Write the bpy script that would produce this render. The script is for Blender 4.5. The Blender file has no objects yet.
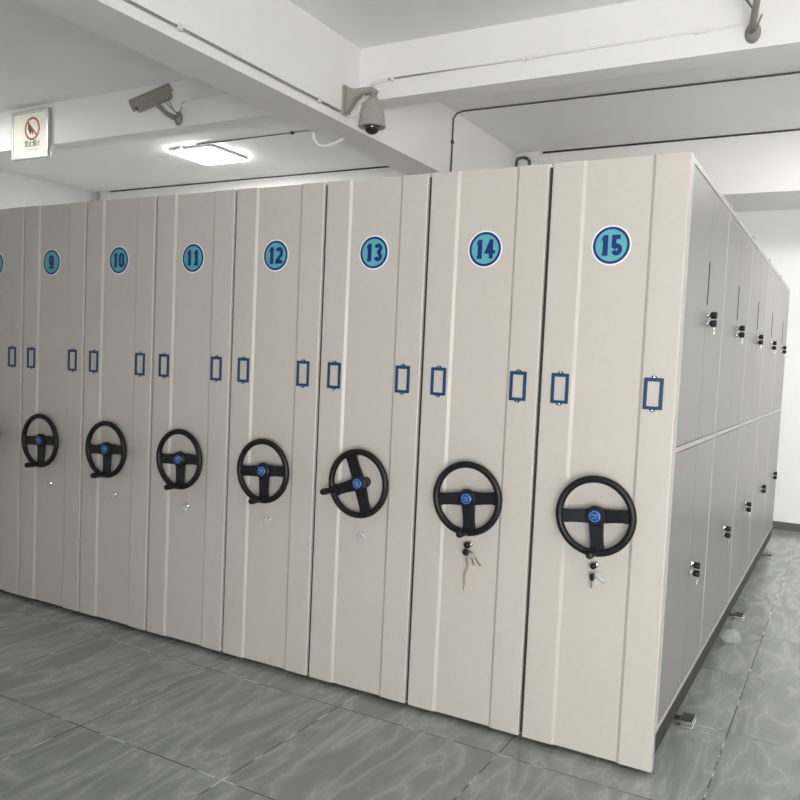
import bpy, bmesh, math, random
from mathutils import Vector, Matrix
random.seed(7)
PI = math.pi
C = bpy.context.scene.collection

# ------------------------------------------------------------------ materials
def mat(name, col, rough=.5, metal=0.0, noise=None, bump=None, spec=None, coat=0, trans=0, alpha=None, emit=None, ior=None):
    m = bpy.data.materials.new(name); m.use_nodes = True
    nt = m.node_tree; b = nt.nodes['Principled BSDF']
    b.inputs['Base Color'].default_value = (*col, 1)
    b.inputs['Roughness'].default_value = rough
    b.inputs['Metallic'].default_value = metal
    if spec is not None: b.inputs['Specular IOR Level'].default_value = spec
    if coat: b.inputs['Coat Weight'].default_value = coat; b.inputs['Coat Roughness'].default_value = .15
    if trans: b.inputs['Transmission Weight'].default_value = trans
    if ior: b.inputs['IOR'].default_value = ior
    if emit:
        b.inputs['Emission Color'].default_value = (*emit[0], 1); b.inputs['Emission Strength'].default_value = emit[1]
    tc = nt.nodes.new('ShaderNodeTexCoord')
    if noise:                                   # (scale, amount, (sx,sy,sz))
        mp = nt.nodes.new('ShaderNodeMapping'); mp.inputs['Scale'].default_value = noise[2] if len(noise) > 2 else (1, 1, 1)
        nt.links.new(tc.outputs['Object'], mp.inputs['Vector'])
        n = nt.nodes.new('ShaderNodeTexNoise'); n.inputs['Scale'].default_value = noise[0]; n.inputs['Detail'].default_value = 4
        nt.links.new(mp.outputs[0], n.inputs['Vector'])
        r = nt.nodes.new('ShaderNodeValToRGB')
        a = noise[1]
        r.color_ramp.elements[0].position = .3; r.color_ramp.elements[1].position = .7
        r.color_ramp.elements[0].color = (*[c * (1 - a) for c in col], 1)
        r.color_ramp.elements[1].color = (*[min(1, c * (1 + a)) for c in col], 1)
        nt.links.new(n.outputs['Fac'], r.inputs['Fac']); nt.links.new(r.outputs[0], b.inputs['Base Color'])
    if bump:                                    # (scale, strength, distance, (sx,sy,sz))
        mp = nt.nodes.new('ShaderNodeMapping'); mp.inputs['Scale'].default_value = bump[3] if len(bump) > 3 else (1, 1, 1)
        nt.links.new(tc.outputs['Object'], mp.inputs['Vector'])
        n = nt.nodes.new('ShaderNodeTexNoise'); n.inputs['Scale'].default_value = bump[0]; n.inputs['Detail'].default_value = 3
        nt.links.new(mp.outputs[0], n.inputs['Vector'])
        bp = nt.nodes.new('ShaderNodeBump'); bp.inputs['Strength'].default_value = bump[1]; bp.inputs['Distance'].default_value = bump[2]
        nt.links.new(n.outputs['Fac'], bp.inputs['Height']); nt.links.new(bp.outputs[0], b.inputs['Normal'])
    return m

M = {}
M['panel'] = mat('panel_paint', (.454, .425, .389), .42, noise=(35, .015), bump=(420, .25, .0006))
M['door'] = mat('door_paint', (.235, .231, .22), .36, spec=.35, noise=(3, .02), bump=(4, .12, .003, (1, 9, .35)))  # same paint as the end panels, with the side's shade mixed into the colour
M['body'] = mat('body_paint', (.42, .415, .395), .4, noise=(6, .02))
M['base'] = mat('base_metal', (.022, .022, .023), .65, .0, noise=(12, .12))
M['dark'] = mat('carriage_dark', (.012, .012, .012), .6, noise=(20, .2))
M['rubber'] = mat('rubber_black', (.02, .022, .02), .7, noise=(30, .2))
M['wheel'] = mat('wheel_plastic', (.006, .0065, .008), .45, spec=.3, noise=(60, .15), bump=(300, .1, .0004))
M['chrome'] = mat('chrome_metal', (.75, .75, .76), .18, 1, noise=(20, .04))
M['steel'] = mat('rail_steel', (.62, .62, .62), .25, 1, noise=(9, .08))
M['holder'] = mat('holder_blue', (.003, .036, .105), .45, .0, noise=(40, .15))
M['stk_white'] = mat('sticker_white', (.72, .73, .78), .5, noise=(30, .02))
M['stk_teal'] = mat('sticker_teal', (.075, .33, .37), .45, noise=(30, .04))
M['stk_blue'] = mat('sticker_blue', (.003, .016, .13), .45, noise=(30, .05))
M['emblem'] = mat('emblem_blue', (.005, .042, .19), .25, noise=(80, .1), coat=.6)
M['emblem_mark'] = mat('emblem_mark', (.09, .22, .50), .35, noise=(80, .05))
M['wall'] = mat('wall_paint', (.88, .885, .88), .85, noise=(2.2, .018), bump=(60, .12, .002))
M['beam'] = mat('beam_paint', (.88, .875, .855), .85, noise=(1.7, .02), bump=(25, .15, .003))
M['ceil'] = mat('ceiling_paint', (.89, .89, .875), .88, noise=(1.5, .02), bump=(40, .12, .003))
M['skirt'] = mat('baseboard_tile', (.09, .09, .09), .3, noise=(8, .1))
M['conduit_w'] = mat('conduit_white', (.86, .85, .83), .5, noise=(15, .03))
M['conduit_g'] = mat('conduit_grey', (.10, .10, .11), .6, noise=(15, .08))
M['cable_g'] = mat('cable_grey', (.74, .74, .70), .5, noise=(15, .05))
M['cam'] = mat('camera_housing', (.27, .262, .225), .45, noise=(25, .05))
M['camd'] = mat('dome_housing', (.36, .34, .31), .5, noise=(25, .04))
M['camb'] = mat('dome_bracket', (.33, .33, .28), .5, noise=(25, .04))
M['lens'] = mat('lens_black', (.006, .007, .012), .06, coat=1, noise=(30, .1))
M['alu'] = mat('frame_aluminium', (.52, .53, .52), .35, .7, noise=(20, .05))
M['signw'] = mat('sign_cream', (.88, .87, .74), .45, noise=(12, .015))
M['red'] = mat('sign_red', (.42, .03, .05), .5, noise=(20, .05))
M['black'] = mat('print_black', (.012, .012, .012), .5, noise=(20, .1))
M['lampf'] = mat('lamp_frame', (.80, .80, .80), .4, noise=(20, .02))
M['lamp'] = mat('lamp_diffuser', (.9, .9, .9), .5, emit=((1, .985, .96), 9.0), noise=(4, .01))
M['string'] = mat('string_tan', (.30, .17, .13), .8, noise=(50, .2))
M['tag'] = mat('key_brown', (.17, .11, .105), .5, noise=(40, .2))
M['winf'] = mat('window_frame_white', (.7, .7, .7), .4, noise=(10, .02))

def film(name, tint, a):
    m = bpy.data.materials.new(name); m.use_nodes = True; nt = m.node_tree
    nt.nodes.remove(nt.nodes['Principled BSDF'])
    o = nt.nodes['Material Output']
    t = nt.nodes.new('ShaderNodeBsdfTransparent'); t.inputs[0].default_value = (.93, .94, .94, 1)
    p = nt.nodes.new('ShaderNodeBsdfPrincipled'); p.inputs['Base Color'].default_value = (*tint, 1); p.inputs['Roughness'].default_value = .12
    n = nt.nodes.new('ShaderNodeTexNoise'); n.inputs['Scale'].default_value = 60
    r = nt.nodes.new('ShaderNodeMapRange'); r.inputs['To Min'].default_value = a * .4; r.inputs['To Max'].default_value = min(1, a * 1.6)
    x = nt.nodes.new('ShaderNodeMixShader')
    nt.links.new(n.outputs['Fac'], r.inputs['Value']); nt.links.new(r.outputs[0], x.inputs[0])
    nt.links.new(t.outputs[0], x.inputs[1]); nt.links.new(p.outputs[0], x.inputs[2]); nt.links.new(x.outputs[0], o.inputs['Surface'])
    return m
M['film'] = film('clear_film', (.75, .77, .77), .30)
M['film_thin'] = film('thin_clear_film', (.8, .82, .82), .20)
M['glass'] = film('window_glass', (.5, .55, .55), .06)

# floor: grey marbled tiles with narrow grout
def floor_mat():
    m = bpy.data.materials.new('floor_tiles'); m.use_nodes = True; nt = m.node_tree; L = nt.links.new
    b = nt.nodes['Principled BSDF']
    tc = nt.nodes.new('ShaderNodeTexCoord'); sp = nt.nodes.new('ShaderNodeSeparateXYZ'); L(tc.outputs['Object'], sp.inputs[0])
    def mth(op, a, bb=None):
        n = nt.nodes.new('ShaderNodeMath'); n.operation = op
        for i, v in enumerate((a, bb)):
            if v is None: continue
            if isinstance(v, (int, float)): n.inputs[i].default_value = v
            else: L(v, n.inputs[i])
        return n.outputs[0]
    T = .75
    def grout(s, off):
        f = mth('FRACT', mth('ADD', mth('DIVIDE', mth('SUBTRACT', s, off), T), 200.5))
        return mth('LESS_THAN', mth('ABSOLUTE', mth('SUBTRACT', f, .5)), .0028 / T)
    def cell(s, off):
        return mth('FLOOR', mth('ADD', mth('DIVIDE', mth('SUBTRACT', s, off), T), 200.0))
    g = mth('MAXIMUM', grout(sp.outputs[0], .19), grout(sp.outputs[1], 1.34))
    # each tile shifts its own marbling
    cx, cy = cell(sp.outputs[0], .19), cell(sp.outputs[1], 1.34)
    cb = nt.nodes.new('ShaderNodeCombineXYZ'); L(mth('MULTIPLY', cx, 3.7), cb.inputs[0]); L(mth('MULTIPLY', cy, 5.3), cb.inputs[1])
    ad = nt.nodes.new('ShaderNodeVectorMath'); ad.operation = 'ADD'; L(tc.outputs['Object'], ad.inputs[0]); L(cb.outputs[0], ad.inputs[1])
    mp = nt.nodes.new('ShaderNodeMapping'); mp.inputs['Scale'].default_value = (3.2, .8, 1); mp.inputs['Rotation'].default_value = (0, 0, .9)
    L(ad.outputs[0], mp.inputs[0])
    n = nt.nodes.new('ShaderNodeTexNoise'); n.inputs['Scale'].default_value = 2.4; n.inputs['Detail'].default_value = 8; n.inputs['Distortion'].default_value = .55
    L(mp.outputs[0], n.inputs['Vector'])
    v = mth('ABSOLUTE', mth('SUBTRACT', n.outputs['Fac'], .5))
    rv = nt.nodes.new('ShaderNodeValToRGB'); L(v, rv.inputs[0])
    rv.color_ramp.elements[0].position = 0; rv.color_ramp.elements[0].color = (.33, .34, .337, 1)
    rv.color_ramp.elements[1].position = .016; rv.color_ramp.elements[1].color = (.27, .28, .277, 1)
    e = rv.color_ramp.elements.new(.12); e.color = (.205, .213, .211, 1)
    mx = nt.nodes.new('ShaderNodeMix'); mx.data_type = 'RGBA'
    n2 = nt.nodes.new('ShaderNodeTexNoise'); n2.inputs['Scale'].default_value = 9; L(tc.outputs['Object'], n2.inputs['Vector'])
    rg = nt.nodes.new('ShaderNodeValToRGB'); rg.color_ramp.elements[0].position = .5; rg.color_ramp.elements[0].color = (.05, .05, .05, 1)
    rg.color_ramp.elements[1].position = .62; rg.color_ramp.elements[1].color = (.55, .56, .55, 1)
    L(n2.outputs['Fac'], rg.inputs[0])
    L(g, mx.inputs['Factor']); L(rv.outputs[0], mx.inputs['A']); L(rg.outputs[0], mx.inputs['B']); L(mx.outputs['Result'], b.inputs['Base Color'])
    b.inputs['Roughness'].default_value = .16
    n3 = nt.nodes.new('ShaderNodeTexNoise'); n3.inputs['Scale'].default_value = 14; L(tc.outputs['Object'], n3.inputs['Vector'])
    bp = nt.nodes.new('ShaderNodeBump'); bp.inputs['Strength'].default_value = .12; bp.inputs['Distance'].default_value = .004
    L(n3.outputs['Fac'], bp.inputs['Height']); L(bp.outputs[0], b.inputs['Normal'])
    return m
M['floor'] = floor_mat()

# ------------------------------------------------------------------ mesh helpers
def link(name, me, m, parent=None, smooth=False):
    o = bpy.data.objects.new(name, me); C.objects.link(o)
    me.materials.append(M[m] if isinstance(m, str) else m)
    if parent: o.parent = parent
    if smooth:
        for p in me.polygons: p.use_smooth = True
    return o
def obj(name, bm, m, parent=None, smooth=False, bevel=0, seg=2):
    bmesh.ops.recalc_face_normals(bm, faces=bm.faces)
    me = bpy.data.meshes.new(name); bm.to_mesh(me); bm.free()
    o = link(name, me, m, parent, smooth)
    if bevel:
        b = o.modifiers.new('bevel', 'BEVEL'); b.width = bevel; b.segments = seg; b.limit_method = 'ANGLE'; b.angle_limit = .6
    if smooth or bevel:
        if bevel:
            for p in me.polygons: p.use_smooth = True
        w = o.modifiers.new('wn', 'WEIGHTED_NORMAL'); w.keep_sharp = True
        if not bevel:
            o.modifiers.remove(w)
    return o
def box(bm, x0, x1, y0, y1, z0, z1):
    vs = [bm.verts.new((x, y, z)) for x in (x0, x1) for y in (y0, y1) for z in (z0, z1)]
    for f in ((0, 1, 3, 2), (4, 6, 7, 5), (0, 4, 5, 1), (2, 3, 7, 6), (0, 2, 6, 4), (1, 5, 7, 3)):
        bm.faces.new([vs[i] for i in f])
    return vs
def boxm(*a):
    bm = bmesh.new(); box(bm, *a); return bm
def frame_to(d):
    d = Vector(d).normalized(); u = Vector((0, 0, 1)) if abs(d.z) < .9 else Vector((1, 0, 0))
    a = d.cross(u).normalized(); b = a.cross(d).normalized(); return a, b
def tube(bm, pts, rad, n=10, caps=True):
    pts = [Vector(p) for p in pts]; rings = []
    a = None
    for i, p in enumerate(pts):
        d = (pts[min(i + 1, len(pts) - 1)] - pts[max(i - 1, 0)]).normalized()
        if a is None: a, b = frame_to(d)
        else:
            a = (a - d * a.dot(d)).normalized(); b = d.cross(a).normalized()
        r = rad[i] if isinstance(rad, (list, tuple)) else rad
        rings.append([bm.verts.new(p + (a * math.cos(t) + b * math.sin(t)) * r) for t in [2 * PI * k / n for k in range(n)]])
    for r0, r1 in zip(rings, rings[1:]):
        for k in range(n): bm.faces.new((r0[k], r0[(k + 1) % n], r1[(k + 1) % n], r1[k]))
    if caps: bm.faces.new(rings[0][::-1]); bm.faces.new(rings[-1])
def lathe(bm, prof, org=(0, 0, 0), axis=(0, -1, 0), n=32):
    """prof: (distance along axis, radius)"""
    ax = Vector(axis).normalized(); a, b = frame_to(ax); o = Vector(org); rings = []
    for t, r in prof:
        c = o + ax * t
        if r < 1e-6: rings.append([bm.verts.new(c)])
        else: rings.append([bm.verts.new(c + (a * math.cos(2 * PI * k / n) + b * math.sin(2 * PI * k / n)) * r) for k in range(n)])
    for r0, r1 in zip(rings, rings[1:]):
        for k in range(n):
            k2 = (k + 1) % n
            if len(r0) == 1 and len(r1) == 1: continue
            if len(r0) == 1: bm.faces.new((r0[0], r1[k2], r1[k]))
            elif len(r1) == 1: bm.faces.new((r0[k], r0[k2], r1[0]))
            else: bm.faces.new((r0[k], r0[k2], r1[k2], r1[k]))
    if len(rings[0]) > 1: bm.faces.new(rings[0][::-1])
    if len(rings[-1]) > 1: bm.faces.new(rings[-1])
def prism(bm, poly, y0, y1, f=lambda x, z, y: (x, y, z)):
    """polygon in (x,z), extruded from y0 to y1"""
    A = [bm.verts.new(f(x, z, y0)) for x, z in poly]; B = [bm.verts.new(f(x, z, y1)) for x, z in poly]
    n = len(poly)
    bm.faces.new(A); bm.faces.new(B[::-1])
    for k in range(n): bm.faces.new((A[k], B[k], B[(k + 1) % n], A[(k + 1) % n]))
def ring2d(bm, r0, r1, y0, y1, n=40, cx=0, cz=0):
    V = []
    for k in range(n):
        t = 2 * PI * k / n; c, s = math.cos(t), math.sin(t)
        V.append([bm.verts.new((cx + r * c, y, cz + r * s)) for r, y in ((r0, y0), (r1, y0), (r1, y1), (r0, y1))])
    for k in range(n):
        a, b = V[k], V[(k + 1) % n]
        for j in range(4): bm.faces.new((a[j], a[(j + 1) % 4], b[(j + 1) % 4], b[j]))
def stroke(bm, pts, w, y0, y1, closed=False):
    """thick polyline in x,z with mitred joints"""
    P = [Vector(p) for p in pts]; n = len(P); V = []
    for i, p in enumerate(P):
        a = P[i - 1] if (i or closed) else None; b = P[(i + 1) % n] if (i < n - 1 or closed) else None
        d0 = (p - a).normalized() if a is not None else (b - p).normalized()
        d1 = (b - p).normalized() if b is not None else d0
        nn = Vector((-(d0 + d1).y, (d0 + d1).x)).normalized(); k = max(.5, nn.dot(Vector((-d1.y, d1.x))))
        o = nn * (w / 2 / k)
        V.append([bm.verts.new((q.x, y, q.y)) for q, y in ((p + o, y0), (p - o, y0), (p - o, y1), (p + o, y1))])
    for i in range(n if closed else n - 1):
        a, b = V[i], V[(i + 1) % n]
        for j in range(4): bm.faces.new((a[j], a[(j + 1) % 4], b[(j + 1) % 4], b[j]))
    if not closed: bm.faces.new(V[0][::-1]); bm.faces.new(V[-1])
def arc(cx, cz, rx, rz, a0, a1, n=8):
    return [(cx + rx * math.cos(math.radians(a0 + (a1 - a0) * k / n)), cz + rz * math.sin(math.radians(a0 + (a1 - a0) * k / n))) for k in range(n + 1)]

def prop(o, label=None, cat=None, group=None, kind=None):
    if label: o['label'] = label
    if cat: o['category'] = cat
    if group: o['group'] = group
    if kind: o['kind'] = kind
    return o
def thing(name, label, cat, loc=(0, 0, 0), group=None):
    o = bpy.data.objects.new(name, None); C.objects.link(o); o.location = loc; o.empty_display_size = .1
    return prop(o, label, cat, group)
def struct(name, bm, m, parent=None, **k):
    o = obj(name, bm, m, parent, **k)
    if not parent: o['kind'] = 'structure'
    return o
def copy_tree(o, parent=None):
    c = o.copy(); C.objects.link(c); c.parent = parent
    for ch in [x for x in SRC[o.name]]: copy_tree(ch, c)
    return c
SRC = {}
def index_tree(o):
    SRC[o.name] = [x for x in bpy.data.objects if x.parent == o]
    for x in SRC[o.name]: index_tree(x)

# ------------------------------------------------------------------ the room
FZ = -.02; ZC = 3.69
XL, XR, YB, YF = -9.05, 3.6, 5.87, -5.4
struct('floor', boxm(XL - .2, XR + .2, YF - .2, YB + .2, FZ - .12, FZ), 'floor')
struct('ceiling', boxm(XL - .2, XR + .2, YF - .2, YB + .2, ZC, ZC + .15), 'ceil')
struct('wall_back', boxm(XL, XR, YB, YB + .2, FZ, ZC), 'wall')
struct('wall_left', boxm(XL - .2, XL, YF - .2, YB + .2, FZ, ZC), 'wall')
struct('wall_right', boxm(XR, XR + .2, YF - .2, YB + .2, FZ, ZC), 'wall')
# wall behind the camera with two unseen openings, the left one added to light the left bay
WZ0, WZ1 = .25, 2.05
wins = [(-8.2, -5.6), (1.0, 3.2)]
bm = bmesh.new()
xs = [XL] + [v for w in wins for v in w] + [XR]
for i in range(0, len(xs), 2): box(bm, xs[i], xs[i + 1], YF - .2, YF, FZ, ZC)
for a, b in wins: box(bm, a, b, YF - .2, YF, FZ, WZ0); box(bm, a, b, YF - .2, YF, WZ1, ZC)
struct('wall_front', bm, 'wall')
for i, (a, b) in enumerate(wins):
    bm = bmesh.new(); t = .05
    box(bm, a, b, YF - .12, YF - .06, WZ0, WZ0 + t); box(bm, a, b, YF - .12, YF - .06, WZ1 - t, WZ1)
    for x in (a, (a + b) / 2 - t / 2, b - t): box(bm, x, x + t, YF - .12, YF - .06, WZ0 + t, WZ1 - t)
    w = struct('window_%d' % (i + 1), bm, 'winf')
    for x0, x1 in ((a + t, (a + b) / 2 - t / 2), ((a + b) / 2 + t / 2, b - t)):
        obj('pane', boxm(x0, x1, YF - .095, YF - .088, WZ0 + t, WZ1 - t), 'glass', w)
struct('wall_side', boxm(.20, .40, YF, -4.25, FZ, ZC), 'wall')                   # unseen wall stub, added to keep window light off the left units
struct('baseboard_back', boxm(XL, XR, YB - .012, YB, FZ, .06), 'skirt')
struct('baseboard_left', boxm(XL, XL + .012, YF, YB - .012, FZ, .06), 'skirt')
struct('baseboard_right', boxm(XR - .012, XR, YF, YB - .012, FZ, .06), 'skirt')
# beams and column
XBF, XBB, XBZ = 1.873, 2.06, 3.318
YB0, YB1, YBZ = -2.97, -2.64, 3.122
BKY, BKZ = 4.97, 3.155
struct('trim_1', boxm(YB1, XR, XBF, XBB, XBZ, ZC), 'beam')                     # cross beam, right bay
struct('trim_2', boxm(XL, YB0, XBF, XBB, XBZ, ZC), 'beam')                     # cross beam, left bay
struct('trim_3', boxm(YB0, YB1, YF, BKY, YBZ, ZC), 'beam')                     # long beam towards the back
struct('trim_4', boxm(XL, XR, BKY, YB, BKZ, ZC), 'beam')                       # deep beam on the back wall
struct('trim_5', boxm(YB0 - .1, -2.385, BKY - .05, BKY - .001, FZ, ZC), 'beam')       # column pilaster

# ------------------------------------------------------------------ conduits
def cyl(pts, r, n=8):
    bm = bmesh.new(); tube(bm, pts, r, n); return bm
def conduit(label, pts, r, m, clips=(), ax='y'):
    t = thing('cable_conduit', label, 'conduit', pts[0])
    o = Vector(pts[0]); obj('pipe', cyl([Vector(p) - o for p in pts], r), m, t, smooth=True)
    for c in clips:
        c = Vector(c) - o; s = r + .006
        obj('clip', boxm(c.x - s, c.x + s, c.y - s, c.y + s, c.z - s, c.z + s), m, t, bevel=.003)
    return t
YC = 3.43
conduit('dark conduit across the right bay ceiling, bending down the side of the deep beam',
        [(XR - .02, 3.46, ZC - .009), (0, 3.46, ZC - .009), (-2.55, 3.41, ZC - .009), (-2.605, 3.40, ZC - .025), (YB1 + .009, 3.388, ZC - .07), (YB1 + .009, 3.387, YBZ + .02)], .0075, 'conduit_g',
        [(YB1 + .009, 3.387, 3.42)])
conduit('thin dark conduit on the left bay ceiling running to the square light',
        [(YB0 - .0, YC, ZC - .009), (-5.40, 3.437, ZC - .009), (-5.66, 3.44, ZC - .009)], .008, 'conduit_g', [(-4.4, YC, ZC - .01), (-3.6, YC, ZC - .01)])
conduit('dark conduit along the top of the back beam in the left bay',
        [(XL + .35, BKY - .009, ZC - .009), (YB0 - .12, BKY - .009, ZC - .009)], .010, 'conduit_g')
conduit('dark conduit along the top of the back beam in the right bay',
        [(-2.37, BKY - .009, ZC - .009), (XR - .02, BKY - .009, ZC - .009)], .010, 'conduit_g')
conduit('white conduit on the cross beam face right of the dome camera',
        [(-2.45, XBF - .010, 3.445), (-1.401, XBF - .010, 3.445), (-.364, XBF - .010, 3.452), (-.12, XBF - .010, 3.452)], .008, 'conduit_w',
        [(-2.36, XBF - .01, 3.445), (-1.401, XBF - .01, 3.445), (-1.36, XBF - .01, 3.445), (-.364, XBF - .01, 3.452), (-.325, XBF - .01, 3.452)])
conduit('grey double conduit low along the side of the deep beam up to the dome camera',
        [(YB1 + .010, -5.35, 3.185), (YB1 + .010, 1.62, 3.185)], .010, 'cable_g', [(YB1 + .01, 1.37, 3.185), (YB1 + .01, .1, 3.185)])
conduit('small pale conduit on the cross beam face beside the bullet camera',
        [(-4.34, XBF - .008, 3.50), (-4.28, XBF - .008, 3.527), (-3.95, XBF - .008, 3.53), (YB0 - .0, XBF - .008, 3.53)], .005, 'conduit_w', [(-4.27, XBF - .009, 3.527)])
conduit('short upright pipe in the far left corner under the ceiling',
        [(XL + .12, BKY - .022, ZC), (XL + .12, BKY - .022, 3.30)], .022, 'cable_g')
# arch of pipe on the column
conduit('grey pipe bent into an arch on the column behind unit 14',
        [(-2.63, BKY - .065, 2.5), (-2.63, BKY - .065, 3.60), (-2.615, BKY - .065, 3.63), (-2.56, BKY - .065, 3.635), (-2.52, BKY - .065, 3.625), (-2.49, BKY - .065, 3.59), (-2.49, BKY - .065, 2.5)], .016, 'conduit_g')
# white cable loop hanging under the long beam
pl = [(YB0 - .012, 1.80, YBZ + .10), (YB0 - .012, 1.805, YBZ + .02), (YB0 - .012, 1.82, YBZ - .04), (YB0 - .010, 1.86, YBZ - .068), (YB0 + .01, 1.91, YBZ - .073), (YB0 + .045, 1.955, YBZ - .055), (YB0 + .09, 1.985, YBZ - .028), (YB0 + .13, 1.99, YBZ - .011)]
t = thing('cable_loop', 'white cable hanging in a loop from the edge of the deep beam', 'cable', pl[4])
obj('cable', cyl([Vector(p) - Vector(pl[4]) for p in pl], .011), 'conduit_w', t, smooth=True)

# ------------------------------------------------------------------ ceiling lights
def lamp(x, y, label, power):
    t = thing('ceiling_light', label, 'ceiling light', (x, y, ZC), 'square ceiling light panels')
    bm = bmesh.new(); s = .30; w = .022
    box(bm, -s, s, -s, -s + w, -.035, 0); box(bm, -s, s, s - w, s, -.035, 0)
    box(bm, -s, -s + w, -s + w, s - w, -.035, 0); box(bm, s - w, s, -s + w, s - w, -.035, 0)
    obj('frame', bm, 'lampf', t, bevel=.003)
    m = M['lamp'].copy(); m.name = 'lamp_diffuser_glow'; m.node_tree.nodes['Principled BSDF'].inputs['Emission Strength'].default_value = power
    obj('diffuser', boxm(-s + .006, s - .006, -s + .006, s - .006, -.046, -.0352), m, t, bevel=.003)
    return t
lamp(-5.80, 3.78, 'glowing square light panel on the left bay ceiling', 125)
lamp(1.55, 3.78, 'square light panel over the side aisle right of unit 15', 125)
lamp(-6.9, .75, 'square light panel over the front aisle, left of the long beam', 60)  # out of view, set close to the cross beam to brighten its face
lamp(.2, -2.6, 'square light panel over the front aisle above the camera', 8)
bm = boxm(-.03, .03, -.02, .02, -.03, 0)
t = obj('junction_box', bm, 'lampf', bevel=.003); t.location = (-5.92, 3.46, ZC)
prop(t, 'small white junction box at the corner of the glowing ceiling light', 'junction box')

# ------------------------------------------------------------------ mobile shelving units
W = .5312; PW = .517
HT = 2.3
def digit(bm, ch, ox, oz, w, h, y0, y1):
    s = .0155 * h / .072; ZK = [0]
    x0, x1, z0, z1 = ox - w / 2 + s / 2, ox + w / 2 - s / 2, oz - h / 2 + s / 2, oz + h / 2 - s / 2
    cx = ox; rx = (x1 - x0) / 2; r = min(rx, h * .22)
    def S(p, c=False, ww=s):
        ZK[0] += 1; stroke(bm, p, ww, y0, y1 - .0004 * ZK[0], c)
    if ch == '1':
        S([(cx + s * .15, z1 + s / 2), (cx + s * .15, z0 - s / 2)], ww=s * 1.15)
        S([(cx - rx * .75, z1 - h * .17), (cx - s * .2, z1 - s * .05)], ww=s * .75)
        S([(cx - rx * .9, z0 - s * .12), (cx + rx * 1.1, z0 - s * .12)], ww=s * .75)
    elif ch == '0':
        S(arc(cx, z1 - r, rx, r, 0, 180) + arc(cx, z0 + r, rx, r, 180, 360), True)
    elif ch == '9':
        S(arc(cx, z1 - r, rx, r, 0, 180) + arc(cx, oz - r * .1, rx, r * .8, 180, 360), True)
        S([(x1, z1 - r), (x1, z0 + r)] + arc(cx, z0 + r, rx, r, 0, -165)[1:])
    elif ch == '8':
        S(arc(cx, z1 - r * .95, rx * .92, r * .95, -90, 270), True); S(arc(cx, z0 + r, rx, r, -90, 270), True)
    elif ch == '2':
        S(arc(cx, z1 - r, rx, r, 170, 0) + [(x1, oz + h * .03), (x0, z0 + h * .08), (x0, z0), (x1 + s * .4, z0)])
    elif ch == '3':
        S(arc(cx, z1 - r, rx, r, 165, -40) + [(cx + rx * .25, oz + s * .1)] + arc(cx, z0 + r, rx, r, 50, -165))
        S([(cx - rx * .2, oz + s * .1), (cx + rx * .5, oz + s * .1)])
    elif ch == '4':
        S([(cx + rx * .45, z0 - s / 2), (cx + rx * .45, z1 + s / 2)]); S([(cx + rx * .3, z1), (x0 - s * .1, z0 + h * .24), (x1 + s * .7, z0 + h * .24)], ww=s * .8)
        S([(cx - rx * .05, z0 - s * .15), (cx + rx * 1.0, z0 - s * .15)], ww=s * .6)
    elif ch == '5':
        S([(x1, z1), (x0 + s * .1, z1), (x0 + s * .05, z0 + r * 1.55)]); S([(x0, z0 + r * 1.5)] + arc(cx, z0 + r * 1.15, rx, r * 1.15, 125, -160, 12)[1:])

def sticker(num, parent):
    bm = bmesh.new(); lathe(bm, [(0, .0755), (.0012, .0755)], n=48)
    st = obj('number_sticker', bm, 'stk_white', parent); st.location = ({'15': -.014, '12': -.013, '11': -.007, '10': -.010, '9': -.026}.get(num, 0), RD, 1.976)
    st['label'] = 'round sticker with the number %s' % num
    bm = bmesh.new(); lathe(bm, [(.0012, .0655), (.0018, .0655)], n=48); obj('disc', bm, 'stk_teal', st)
    bm = bmesh.new(); ring2d(bm, .0600, .0700, -.0012, -.0024, 48); obj('ring', bm, 'stk_blue', st)
    bm = bmesh.new()
    if len(num) == 1: digit(bm, num, 0, 0, .040, .080, -.0018, -.003)
    else:
        digit(bm, num[0], -.0245, 0, .036, .078, -.0018, -.003); digit(bm, num[1], .0215, 0, .042, .078, -.0018, -.003)
    obj('numeral', bm, 'stk_blue', st)
    return st

RD = .0080      # recess depth of the middle band
def end_panel_bm():
    h = PW / 2; g0 = .395 - W / 2; R = .006; e = .0125
    pts = [(-h, .034), (-h, R)] + [(-h + R - R * math.cos(a), R - R * math.sin(a)) for a in (PI / 8, PI / 4, 3 * PI / 8)] + [(-h + R, 0)]
    pts += [(-g0 - e / 2, 0), (-g0 + e / 2, RD), (g0 - e / 2, RD), (g0 + e / 2, 0)]
    pts += [(h - R, 0)] + [(h - R + R * math.sin(a), R - R * math.cos(a)) for a in (PI / 8, PI / 4, 3 * PI / 8)] + [(h, R), (h, .034)]
    bm = bmesh.new(); n = len(pts)
    A = [bm.verts.new((x, y, 0)) for x, y in pts]; B = [bm.verts.new((x, y, HT)) for x, y in pts]
    for k in range(n): bm.faces.new((A[k], A[(k + 1) % n], B[(k + 1) % n], B[k]))
    bm.faces.new(A[::-1]); bm.faces.new(B)
    return bm
def holder_bm():
    bm = bmesh.new(); w, h, t = .0355, .059, .0135
    def ringf(y0, y1, w, h, t):
        box(bm, -w, w, y0, y1, h - t, h); box(bm, -w, w, y0, y1, -h, -h + t * .9)
        box(bm, -w, -w + t, y0, y1, -h + t * .9, h - t); box(bm, w - t, w, y0, y1, -h + t * .9, h - t)
    ringf(-.005, 0, w, h, t)
    for s in (1, -1):
        prism(bm, [(-.013, s * (h - .001)), (.013, s * (h - .001)), (.007, s * (h + .008)), (-.007, s * (h + .008))], -.003, 0)
    return bm
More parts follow.
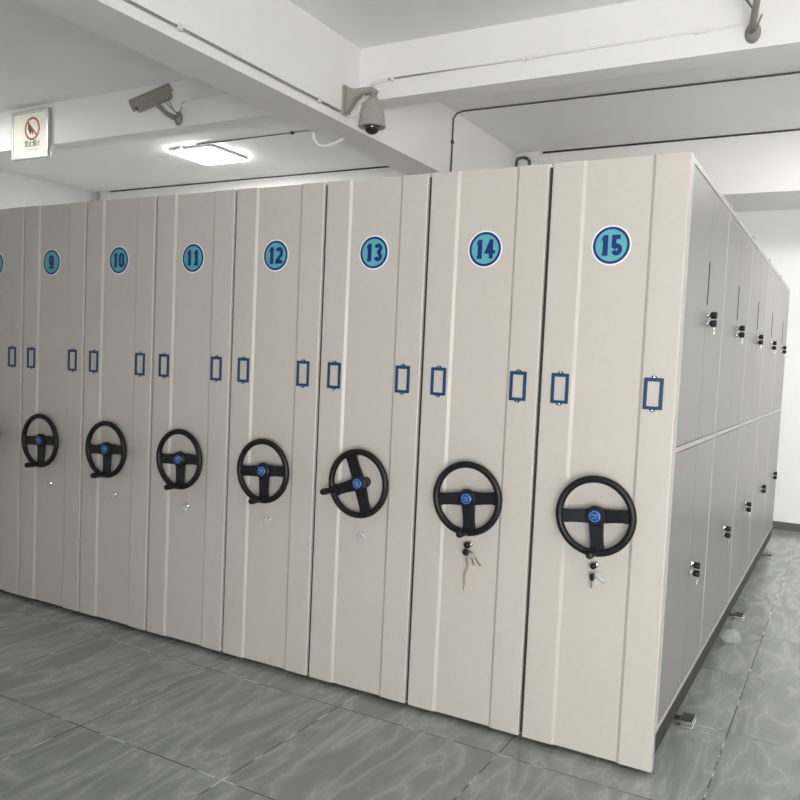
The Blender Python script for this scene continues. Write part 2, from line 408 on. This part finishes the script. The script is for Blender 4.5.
def wheel_parts(parent):
    # root object: the rim with its spokes
    bm = bmesh.new(); R, r = .1405, .014; n, m = 64, 14
    V = [[bm.verts.new(((R + r * math.cos(b)) * math.cos(a), r * .95 * math.sin(b), (R + r * math.cos(b)) * math.sin(a))) for b in [2 * PI * j / m for j in range(m)]] for a in [2 * PI * k / n for k in range(n)]]
    for k in range(n):
        for j in range(m):
            bm.faces.new((V[k][j], V[k][(j + 1) % m], V[(k + 1) % n][(j + 1) % m], V[(k + 1) % n][j]))
    for ang in (180, 0, 270):
        a = math.radians(ang); c, s = math.cos(a), math.sin(a)
        prof = [(.020, .028), (.045, .0265), (.075, .0245), (.105, .0245), (.122, .027), (.139, .034)]
        P = [(u, v) for u, v in prof] + [(u, -v) for u, v in prof[::-1]]
        top, bot = [], []
        for u, v in P:
            x, z = u * c - v * s, u * s + v * c
            yy = .006 - .010 * (u / .135)
            top.append(bm.verts.new((x, yy, z))); bot.append(bm.verts.new((x, yy + .012, z)))
        k = len(prof)
        for i in range(k - 1):
            q = (i, i + 1, len(P) - 2 - i, len(P) - 1 - i)
            bm.faces.new([top[j] for j in q]); bm.faces.new([bot[j] for j in q][::-1])
        for i in range(len(P)): bm.faces.new((top[i], bot[i], bot[(i + 1) % len(P)], top[(i + 1) % len(P)]))
    w = obj('hand_wheel', bm, 'wheel', parent, smooth=True)
    e = w.modifiers.new('es', 'EDGE_SPLIT'); e.split_angle = .7
    w.location = (0, -.062, .957)
    bm = bmesh.new(); lathe(bm, [(-.072, .024), (-.055, .024), (-.052, .018), (-.022, .018), (-.018, .036), (-.006, .040), (.003, .039), (.008, .033), (.008, 0)], n=36)
    h = obj('hub', bm, 'wheel', w, smooth=True); e = h.modifiers.new('es', 'EDGE_SPLIT'); e.split_angle = .6
    bm = bmesh.new(); lathe(bm, [(.0075, .0245), (.0095, .0240), (.0115, .019), (.0125, .010), (.0128, 0)], n=32)
    em = obj('emblem', bm, 'emblem', w, smooth=True); em['label'] = 'round blue emblem with a pale ring and winged mark'
    bm = bmesh.new(); ring2d(bm, .0180, .0200, -.010, -.0124, 28)
    stroke(bm, [(-.012, .004), (-.004, .0075), (.003, .002), (.012, .009)], .0032, -.011, -.0138)
    stroke(bm, [(-.010, -.009), (-.001, -.004), (.004, .002)], .003, -.011, -.0138)
    stroke(bm, [(.001, -.010), (.008, -.005), (.012, -.001)], .0026, -.011, -.0138)
    # the mark is part of the emblem badge
    mk = obj('emblem_mark', bm, 'emblem_mark', w)
    bm = bmesh.new()
    lathe(bm, [(.0, .017), (.014, .017), (.017, .0145), (.017, .009), (.022, .009), (.024, .0125), (.06, .0145), (.088, .0150), (.096, .0125), (.099, .006), (.099, 0)], org=(-.004, .004, -.133), n=20)
    c = obj('crank_knob', bm, 'wheel', w, smooth=True); e = c.modifiers.new('es', 'EDGE_SPLIT'); e.split_angle = .6
    return w
def lock_part(parent, z):
    bm = bmesh.new(); lathe(bm, [(0, .014), (.003, .014), (.004, .010), (.012, .010), (.013, .008), (.013, 0)], n=20)
    l = obj('panel_lock', bm, 'chrome', parent, smooth=True); l.location = (0, RD, z)
    l['label'] = 'small chrome lock below the hand wheel'
    return l

def make_unit(num):
    t = thing('mobile_shelving_unit', '', 'shelving unit', (0, 0, 0), 'row of mobile shelving units')
    t0 = t
    obj('end_panel', end_panel_bm(), 'panel', t)
    for x in (-.1800, .1770):
        hd = obj('label_holder', holder_bm(), 'holder', t, bevel=.0012); hd.location = (x, 0, 1.4245)
        for s in (1, -1):
            bm = bmesh.new(); lathe(bm, [(.002, .0045), (.0045, .0038), (.0055, 0)], org=(0, 0, s * .0615), n=10)
            obj('screw', bm, 'chrome', hd)
    wheel_parts(t)
    obj('base_channel', boxm(-.250, .2545, .036, 5.03, .045, .137), 'base', t)
    obj('carriage', boxm(-.19, .19, .06, 5.0, 0, .054), 'dark', t)
    return t
names = ['8', '9', '10', '11', '12', '13', '14', '15']
X0 = {n: -.2640 - (15 - int(n)) * W for n in names}
labels = {
 '8': 'leftmost beige shelving unit, only a sliver in view left of unit 9',
 '9': 'beige mobile shelving unit numbered 9, the most shaded of the row',
 '10': 'beige mobile shelving unit with the round blue number 10 sticker',
 '11': 'beige mobile shelving unit with the round blue number 11 sticker',
 '12': 'beige mobile shelving unit with the round blue number 12 sticker',
 '13': 'beige mobile shelving unit numbered 13, its hand wheel turned with the crank at left',
 '14': 'beige mobile shelving unit numbered 14 with a string of keys under its wheel',
 '15': 'beige mobile shelving unit numbered 15 at the right end, its side doors in view'}
proto = make_unit('8')
index_tree(proto)
units = {}
for i, n in enumerate(names):
    u = proto if i == 0 else copy_tree(proto)
    units[n] = u
    u.location = (X0[n], 0, 0); u['label'] = labels[n]
# per-unit pieces
rots = {'8': -5, '9': -4, '10': -4, '11': -4, '12': -5, '13': 70, '14': -7, '15': -6}
woff = {'8': (-.008, 0), '9': (-.010, 0), '10': (0, 0), '11': (.003, 0), '12': (.0075, -.003), '13': (.010, -.002), '14': (.006, -.004), '15': (.006, -.005)}
lockz = {'8': .705, '9': .705, '10': .705, '11': .708, '12': .710, '13': .712, '14': .752, '15': .752}
for n in names:
    u = units[n]
    sticker(n, u)
    lock_part(u, lockz[n])
    for ch in u.children:
        if ch.name.startswith('hand_wheel'): ch.rotation_euler = (0, math.radians(rots[n]), 0); ch.location.x += woff[n][0]; ch.location.z += woff[n][1]
    side = -.004 if n == '15' else 0
    # black rubber strip that closes the gap to the next unit
    if n != '15':
        obj('rubber_seal', boxm(.2480, .2480 + .0195, .016, .034, .01, HT - .012), 'rubber', u)
    if n != '15':
        obj('side_panel', boxm(.238, .250, .036, 5.03, .138, HT - .005), 'body', u)
        obj('shelf_body', boxm(-.250, .236, .036, 5.03, .138, HT - .005), 'body', u)
# unit 15: the long side with doors, five bays of two leaves, two tiers
u15 = units['15']
sx = PW / 2 + .0015        # local x of the outer side face
obj('shelf_body', boxm(-.250, sx - .024, .036, 5.03, .138, HT - .005), 'body', u15)
bm = bmesh.new(); BP = 1.0; Y0 = .036; FW = .022
for k in range(6):
    c = Y0 + k * .9988; y0, y1 = max(Y0, c - FW / 2 if k else Y0), min(5.03, c + FW / 2 if k else Y0 + FW)
    if k == 5: y0, y1 = 5.03 - FW, 5.03
    box(bm, sx - .023, sx, y0, y1, .138, HT - .005)
ys = [Y0 + k * .9988 for k in range(6)]
bays = []
for k in range(5):
    a = (Y0 + FW) if k == 0 else ys[k] + FW / 2; b = (5.03 - FW) if k == 4 else ys[k + 1] - FW / 2
    bays.append((a, b))
    for z0, z1 in ((.138, .158), (1.206, 1.226), (2.272, HT - .005)): box(bm, sx - .023, sx, a, b, z0, z1)
obj('face_frame', bm, 'body', u15, bevel=.0015)
for k, (a, b) in enumerate(bays):
    mid = (a + b) / 2
    for z0, z1, tier in ((.161, 1.203, 'lower'), (1.229, 2.269, 'upper')):
        for s, (y0, y1) in enumerate(((a + .003, mid - .0015), (mid + .0015, b - .003))):
            bm = bmesh.new(); box(bm, sx - .020, sx - .001, y0, y1, z0, z1)
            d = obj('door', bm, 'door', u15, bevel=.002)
            if s == 0:                       # dark recessed pull along the meeting edge
                zp = (1.79, 1.97) if tier == 'upper' else None
            else:
                zl = 1.745 if tier == 'upper' else .668
                yl = mid + .046
                if tier == 'upper':
                    pb = bmesh.new(); box(pb, sx - .0012, sx + .0015, mid + .004, mid + .016, 1.795, 1.975); obj('recessed_pull', pb, 'base', d, bevel=.002)
                for j, dz in enumerate((.010, -.025)):
                    bm = bmesh.new(); lathe(bm, [(-.001, .012), (.003, .012), (.005, .008), (.016, .008), (.018, .007), (.018, 0)], org=(sx, yl, zl + dz), axis=(1, 0, 0), n=16)
                    lk = obj('lock', bm, 'chrome', d, smooth=True)
                    bm = bmesh.new(); lathe(bm, [(.012, .0125), (.015, .0150), (.034, .0150), (.037, .0125), (.037, 0)], org=(sx, yl, zl + dz), axis=(1, 0, 0), n=12)
                    obj('knob', bm, 'wheel', d, smooth=True)
                bm = bmesh.new(); box(bm, sx + .026, sx + .030, yl - .008, yl + .008, zl - .072, zl - .038)
                obj('key_blade', bm, 'chrome', d, bevel=.001)
# roof edge joints seen along the top of unit 15
for k in (1, 2, 3, 4):
    obj('top_joint', boxm(sx - .05, sx + .003, ys[k] - .02, ys[k] + .05, HT - .012, HT + .006), 'body', u15, bevel=.002)

# ------------------------------------------------------------------ rails
for i, (y, w) in enumerate(((.575, 'nearest the end panels'), (2.37, 'halfway along unit 15'), (4.36, 'farthest, near the back wall'))):
    t = thing('floor_rail', 'steel floor rail poking out under unit 15, ' + w, 'floor rail', (.06, y, FZ), 'steel floor rails')
    obj('rail', boxm(-7.9, -.012, -.028, .028, 0, .0195), 'steel', t, bevel=.002)
    bm = bmesh.new(); box(bm, -.070, -.004, -.056, .056, 0, .010); box(bm, -.06, -.006, -.048, .048, .010, .028)
    obj('end_stop', bm, 'steel', t, bevel=.003)
    obj('stop_cap', boxm(-.058, -.008, -.046, .046, .0282, .032), 'dark', t, bevel=.001)  # dark plate paints the unit's reflection onto the steel stop

# ------------------------------------------------------------------ keys and bags
def crumple(rx, ry, rz, seed, sub=4, amp=.35):
    random.seed(seed); bm = bmesh.new(); bmesh.ops.create_icosphere(bm, subdivisions=sub, radius=1)
    dirs = [Vector((random.gauss(0, 1), random.gauss(0, 1), random.gauss(0, 1))).normalized() for _ in range(46)]
    offs = [random.uniform(.62, 1.0) for _ in dirs]
    for v in bm.verts:
        k = min(o / max(.05, v.co.dot(d)) if v.co.dot(d) > 0 else 9 for d, o in zip(dirs, offs))
        c = v.co * min(k, 1.15); c *= 1 + random.uniform(-.03, .03) * amp
        v.co = Vector((c.x * rx, c.y * ry, c.z * rz))
    return bm
def key_bm(L=.045, hr=.011, th=.0025):
    bm = bmesh.new()
    ring2d(bm, hr * .35, hr, -th / 2, th / 2, 16)
    prism(bm, [(-.003, -hr * .9), (.003, -hr * .9), (.003, -L), (0, -L - .004), (-.003, -L + .002), (-.004, -L + .006), (-.003, -L + .009), (-.0045, -L + .013), (-.003, -L + .017)], -th / 3, th / 3)
    return bm
bagtxt = {'9': 'under the wheel of unit 9', '10': 'under the wheel of unit 10', '11': 'under the wheel of unit 11', '12': 'under the wheel of unit 12', '13': 'under the left turned wheel of unit 13'}
for n, w in bagtxt.items():
    x = X0[n]; z = lockz[n]
    t = thing('key_bag', 'tiny clear plastic bag with a silver key ' + w, 'key bag', (x + .008, -.003, z - .004), 'clear key bags')
    a = int(n)
    o = obj('bag', crumple(.034, .009, .023, a, 3, .8), 'film', t); o.rotation_euler = (0, .3, 0); o.location = (0, -.012, 0)
    k = obj('key', key_bm(.034, .009), 'chrome', t); k.rotation_euler = (0, -1.15, 0); k.location = (-.010, -.012, .004)
# unit 14
x = X0['14']; z = lockz['14']
t = thing('key_bunch', 'bunch of keys with a long thin reddish string in the lock of unit 14', 'keys', (x, -.0075, z))
bm = bmesh.new(); lathe(bm, [(.0, .006), (.006, .006), (.010, .013), (.020, .0145), (.026, .011), (.026, 0)], n=14); obj('key_head', bm, 'wheel', t, smooth=True)
bm = bmesh.new(); lathe(bm, [(.0, .012), (.010, .014), (.014, .008), (.014, 0)], org=(-.004, -.012, -.030), n=12); obj('key_head', bm, 'wheel', t, smooth=True)
bm = bmesh.new(); ring2d(bm, .0105, .0125, -.001, .001, 20); o = obj('ring', bm, 'chrome', t); o.location = (.002, -.018, -.020)
o = obj('bag', crumple(.026, .010, .018, 77, 3), 'film', t); o.location = (.022, -.016, -.040)
o = obj('tag', boxm(-.012, .014, -.0015, .0015, -.014, .014), 'tag', t, bevel=.001); o.location = (.014, -.016, -.038); o.rotation_euler = (0, .8, 0)
for dx, ry, L in ((.030, -.75, .050), (.020, -.35, .040)):
    k = obj('key', key_bm(L, .009), 'tag', t); k.location = (dx, -.016, -.040); k.rotation_euler = (0, ry, 0)
bm = bmesh.new(); tube(bm, [(0, -.016, -.035), (.002, -.014, -.06), (.008, -.010, -.085), (.004, -.008, -.105), (-.010, -.007, -.125), (-.006, -.006, -.16), (-.012, -.006, -.19)], .0016, 6)
obj('string', bm, 'string', t)
bm = bmesh.new(); tube(bm, [(0, -.016, -.035), (-.004, -.014, -.06), (.001, -.010, -.09), (-.012, -.008, -.12), (-.013, -.006, -.15), (-.009, -.006, -.195)], .0014, 6)
obj('string', bm, 'string', t)
# unit 15
x = X0['15']; z = lockz['15']
t = thing('key_bunch', 'black headed key with a crumpled clear bag in the lock of unit 15', 'keys', (x, -.0075, z))
bm = bmesh.new(); lathe(bm, [(.0, .006), (.006, .006), (.010, .011), (.022, .0125), (.028, .010), (.028, 0)], n=14); obj('key_head', bm, 'wheel', t, smooth=True)
bm = bmesh.new(); prism(bm, [(-.009, -.03), (.006, -.028), (.009, -.045), (.003, -.058), (-.008, -.056), (-.012, -.042)], -.022, -.014); obj('key_head', bm, 'wheel', t, bevel=.002)
k = obj('key', key_bm(.040, .008), 'chrome', t); k.location = (-.004, -.018, -.045)
k = obj('key', key_bm(.044, .009), 'chrome', t); k.location = (.006, -.020, -.034); k.rotation_euler = (0, -.95, 0)
o = obj('bag', crumple(.030, .013, .026, 5, 3), 'film', t); o.location = (.026, -.020, -.046); o.rotation_euler = (0, .5, 0)
# bag on the floor
t = obj('plastic_bag', crumple(.070, .085, .050, 21, 4, 1.6), 'film_thin'); t.location = (.045, 1.83, FZ + .042)
prop(t, 'crumpled clear plastic bag lying on the floor beside unit 15', 'plastic bag')

# ------------------------------------------------------------------ cameras on the beams
def bullet(name, label, mount, front, rear, k=1.0):
    t = thing(name, label, 'security camera', mount, 'bullet security cameras')
    o = Vector(mount); f = Vector(front) - o; r = Vector(rear) - o
    d = (f - r).normalized(); side = d.cross(Vector((0, 0, 1))).normalized(); up = side.cross(d)
    Mx = Matrix((side * k, d, up * k)).transposed().to_4x4(); Mx.translation = r
    L = (f - r).length
    def put(bm): bmesh.ops.transform(bm, matrix=Mx, verts=bm.verts); return bm
    bm = bmesh.new()                                     # rounded housing: octagon section swept
    sec = [(-.048, -.030), (-.034, -.050), (.034, -.050), (.048, -.030), (.048, .028), (.030, .048), (-.030, .048), (-.048, .028)]
    A = [bm.verts.new((x, .0, z)) for x, z in sec]; B = [bm.verts.new((x, L * .90, z)) for x, z in sec]
    for k in range(8): bm.faces.new((A[k], A[(k + 1) % 8], B[(k + 1) % 8], B[k]))
    bm.faces.new(A); bm.faces.new(B[::-1])
    obj('housing', put(bm), 'cam', t, bevel=.006)
    bm = bmesh.new(); P = [(-.057, -.012), (-.055, .034), (-.038, .058), (.038, .058), (.055, .034), (.057, -.012)]; Q = [(x * .94, z - .005) for x, z in P]
    rows = [[bm.verts.new((x, y, z)) for x, z in P + Q[::-1]] for y in (-.02, L)]
    n = 12
    for k in range(n): bm.faces.new((rows[0][k], rows[0][(k + 1) % n], rows[1][(k + 1) % n], rows[1][k]))
    for rw in rows:
        for k in range(5): bm.faces.new((rw[k], rw[k + 1], rw[10 - k], rw[11 - k]))
    obj('sun_shield', put(bm), 'cam', t)
    bm = bmesh.new(); lathe(bm, [(0, .036), (.006, .036), (.008, .030), (.002, .026), (.002, 0)], org=(0, L * .90, -.004), axis=(0, 1, 0), n=24); obj('lens', put(bm), 'lens', t, smooth=True)
    mid = r + d * L * .42 - up * .05
    bm = bmesh.new(); lathe(bm, [(0, .042), (.010, .042), (.018, .028), (.04, .020), (.04, 0)], org=(0, 0, 0), n=20); bmesh.ops.scale(bm, vec=(1, 1, 1.35), verts=bm.verts); obj('wall_plate', bm, 'cam', t, smooth=True)
    bm = bmesh.new(); tube(bm, [(0, -.03, 0), (0, -.06, -.005), tuple(mid * .45 + Vector((0, -.03, -.015))), tuple(mid)], [.020, .020, .019, .017], 12); obj('arm', bm, 'cam', t, smooth=True)
    bm = bmesh.new(); q = r + d * L * .12 - up * .045
    for s in (0, .03):
        tube(bm, [tuple(q + d * s), tuple(q + d * s * .6 - up * .05), tuple(q * .5 + Vector((.03, -.03, -.02))), (.02, -.02, .02), (.04, -.012, .09)], .005, 6)
    obj('cable', bm, 'cam', t, smooth=True)
    return t
bullet('bullet_camera', 'grey bullet security camera on the cross beam, pointing left above the ceiling light', (-4.37, XBF, 3.385), (-4.41, 1.42, 3.345), (-4.225, 1.62, 3.505), .95)
bullet('bullet_camera', 'grey security camera high on the cross beam at the upper right corner', (-.065, XBF, 3.40), (.18, 1.30, 3.52), (-.12, 1.60, 3.60))

# dome camera
t = thing('dome_camera', 'large pale dome security camera hanging from a wall arm on the deep beam', 'security camera', (YB1, 1.70, 3.275))
bm = bmesh.new(); box(bm, 0, .022, -.045, .045, -.10, .10); obj('wall_plate', bm, 'camb', t, bevel=.005)
bm = bmesh.new()      # curved arm, a tapering web
prof = [(.018, .085, -.085), (.05, .075, -.06), (.09, .070, .0), (.14, .070, .025), (.22, .066, .030), (.253, .05, .028)]
rows = []
for x, zt, zb in prof: rows.append([bm.verts.new((x, y, z)) for y, z in ((-.028, zt), (.028, zt), (.028, zb), (-.028, zb))])
for a, b in zip(rows, rows[1:]):
    for j in range(4): bm.faces.new((a[j], a[(j + 1) % 4], b[(j + 1) % 4], b[j]))
bm.faces.new(rows[0]); bm.faces.new(rows[-1][::-1])
obj('arm', bm, 'camb', t, bevel=.008)
dc = (.225, .03, 0)
bm = bmesh.new(); lathe(bm, [(-.035, .026), (.0, .026), (.005, .034), (.025, .036), (.03, .03), (.03, 0)], org=(dc[0], 0, -.0), axis=(0, 0, -1), n=24); obj('neck', bm, 'camb', t, smooth=True)
bm = bmesh.new(); lathe(bm, [(.010, .022), (.014, .040), (.030, .056), (.055, .068), (.09, .077), (.13, .085), (.178, .092), (.195, .095), (.200, .090), (.196, .06)], org=(dc[0], 0, 0), axis=(0, 0, -1), n=40); obj('housing', bm, 'camd', t, smooth=True)
bm = bmesh.new(); lathe(bm, [(.190, .056)] + [(.196 + .052 * math.sin(a), .056 * math.cos(a)) for a in [k * PI / 16 for k in range(8)]] + [(.248, 0)], org=(dc[0], 0, 0), axis=(0, 0, -1), n=32); obj('dome', bm, 'lens', t, smooth=True)
bm = bmesh.new(); tube(bm, [(.19, 0, .06), (.195, .04, .10), (.19, .10, .14), (.20, .145, .160), (.24, .160, .167)], .010, 8); obj('cable', bm, 'conduit_w', t, smooth=True)
bm = bmesh.new(); tube(bm, [(.15, .0, .03), (.125, .0, -.02), (.115, .0, -.09), (.09, -.0, -.112), (.04, .0, -.107), (.02, .0, -.098)], .008, 8); obj('cable', bm, 'conduit_w', t, smooth=True)

# ------------------------------------------------------------------ no smoking sign
sx0, sx1, sz0, sz1 = -6.455, -5.935, 3.205, 3.645
cx, cz = (sx0 + sx1) / 2, (sz0 + sz1) / 2; hw, hh = (sx1 - sx0) / 2, (sz1 - sz0) / 2
t = thing('wall_sign', 'framed no smoking sign on the cross beam at the left', 'sign', (cx, XBF, cz))
bm = bmesh.new(); f = .028; D = .042
box(bm, -hw, hw, -D, -.001, hh - f, hh); box(bm, -hw, hw, -D, -.001, -hh, -hh + f)
box(bm, -hw, -hw + f, -D, -.001, -hh + f, hh - f); box(bm, hw - f, hw, -D, -.001, -hh + f, hh - f)
obj('frame', bm, 'alu', t, bevel=.006)
obj('sign_board', boxm(-hw + f, hw - f, -.034, -.003, -hh + f, hh - f), 'signw', t)
k0 = (.034, .050); yy = -.034
bm = bmesh.new(); ring2d(bm, .085, .105, yy, yy - .0015, 48, *k0)
stroke(bm, [(k0[0] - .066, k0[1] + .066), (k0[0] + .066, k0[1] - .066)], .018, yy - .0005, yy - .0022); obj('prohibition_ring', bm, 'red', t)
bm = bmesh.new()
prism(bm, [(-.062, .045), (-.045, .062), (-.030, .050), (-.028, .030), (-.010, .016), (-.008, -.020), (-.018, -.045), (-.030, -.040), (-.045, -.020), (-.060, .005)], yy, yy - .001)
stroke(bm, [(-.020, .0), (.004, -.022), (.012, -.050)], .014, yy, yy - .0011)
obj('pictogram', bm, 'black', t).location = (k0[0], 0, k0[1] - .006)
bm = bmesh.new(); stroke(bm, [(.02, .07), (.035, .055), (.028, .04), (.05, .02), (.046, 0)], .008, yy, yy - .001); obj('smoke_mark', bm, 'cable_g', t).location = (k0[0], 0, k0[1])
def text(body, size, m, parent, loc):
    cu = bpy.data.curves.new('lettering', 'FONT'); cu.body = body; cu.size = size; cu.align_x = 'CENTER'; cu.align_y = 'CENTER'; cu.extrude = .0006
    to = bpy.data.objects.new('lettering_src', cu); C.objects.link(to)
    bpy.context.view_layer.update()
    me = bpy.data.meshes.new_from_object(to.evaluated_get(bpy.context.evaluated_depsgraph_get()))
    bpy.data.objects.remove(to)
    o = link('lettering', me, m, parent); o.rotation_euler = (PI / 2, 0, 0); o.location = loc
    return o
text('禁止烟', .060, 'black', t, (.012, yy - .0012, -.088)).scale = (.95, 1.1, 1)
text('火', .060, 'red', t, (.122, yy - .0012, -.088)).scale = (.95, 1.1, 1)
text('No burning', .036, 'cable_g', t, (.036, yy - .0012, -.138))

# ------------------------------------------------------------------ daylight through the unseen windows; the left one is added
def area(name, loc, rot, sx, sy, e, col):
    l = bpy.data.lights.new(name, 'AREA'); l.shape = 'RECTANGLE'; l.size = sx; l.size_y = sy; l.energy = e; l.color = col
    o = bpy.data.objects.new(name, l); C.objects.link(o); o.location = loc; o.rotation_euler = rot; return o
for (a, b), e in zip(wins, (25, 620)):
    area('window_daylight', ((a + b) / 2, YF - .25, (WZ0 + WZ1) / 2), (PI / 2, 0, 0), b - a, WZ1 - WZ0, e, (1, .975, .955))
wd = bpy.data.worlds.new('world'); bpy.context.scene.world = wd; wd.use_nodes = True
wd.node_tree.nodes['Background'].inputs[0].default_value = (.85, .92, 1, 1); wd.node_tree.nodes['Background'].inputs[1].default_value = 1.0

# ------------------------------------------------------------------ lift everything so that the floor is z = 0
for o in list(bpy.data.objects):
    if o.parent is None: o.location.z += .02

# ------------------------------------------------------------------ camera
cd = bpy.data.cameras.new('camera'); cam = bpy.data.objects.new('camera', cd); C.objects.link(cam)
R = Vector((.86854426, .49362962, .04427941)); U = Vector((-.06881418, .03163492, .9971278)); F = Vector((-.49081104, .86909667, -.06144505))
mw = Matrix((R, U, -F)).transposed().to_4x4(); mw.translation = (.559793, -3.097781, 1.508597 + .02)
cam.matrix_world = mw
cd.sensor_width = 36; cd.sensor_fit = 'HORIZONTAL'; cd.lens = 813.566 / 800 * 36
cd.shift_x = 6.764 / 800; cd.shift_y = 9.574 / 800; cd.clip_start = .05
sc = bpy.context.scene; sc.camera = cam
sc.view_settings.view_transform = 'Standard'; sc.view_settings.look = 'None'; sc.view_settings.gamma = 1; sc.view_settings.use_curve_mapping = False
sc.view_settings.exposure = -.35
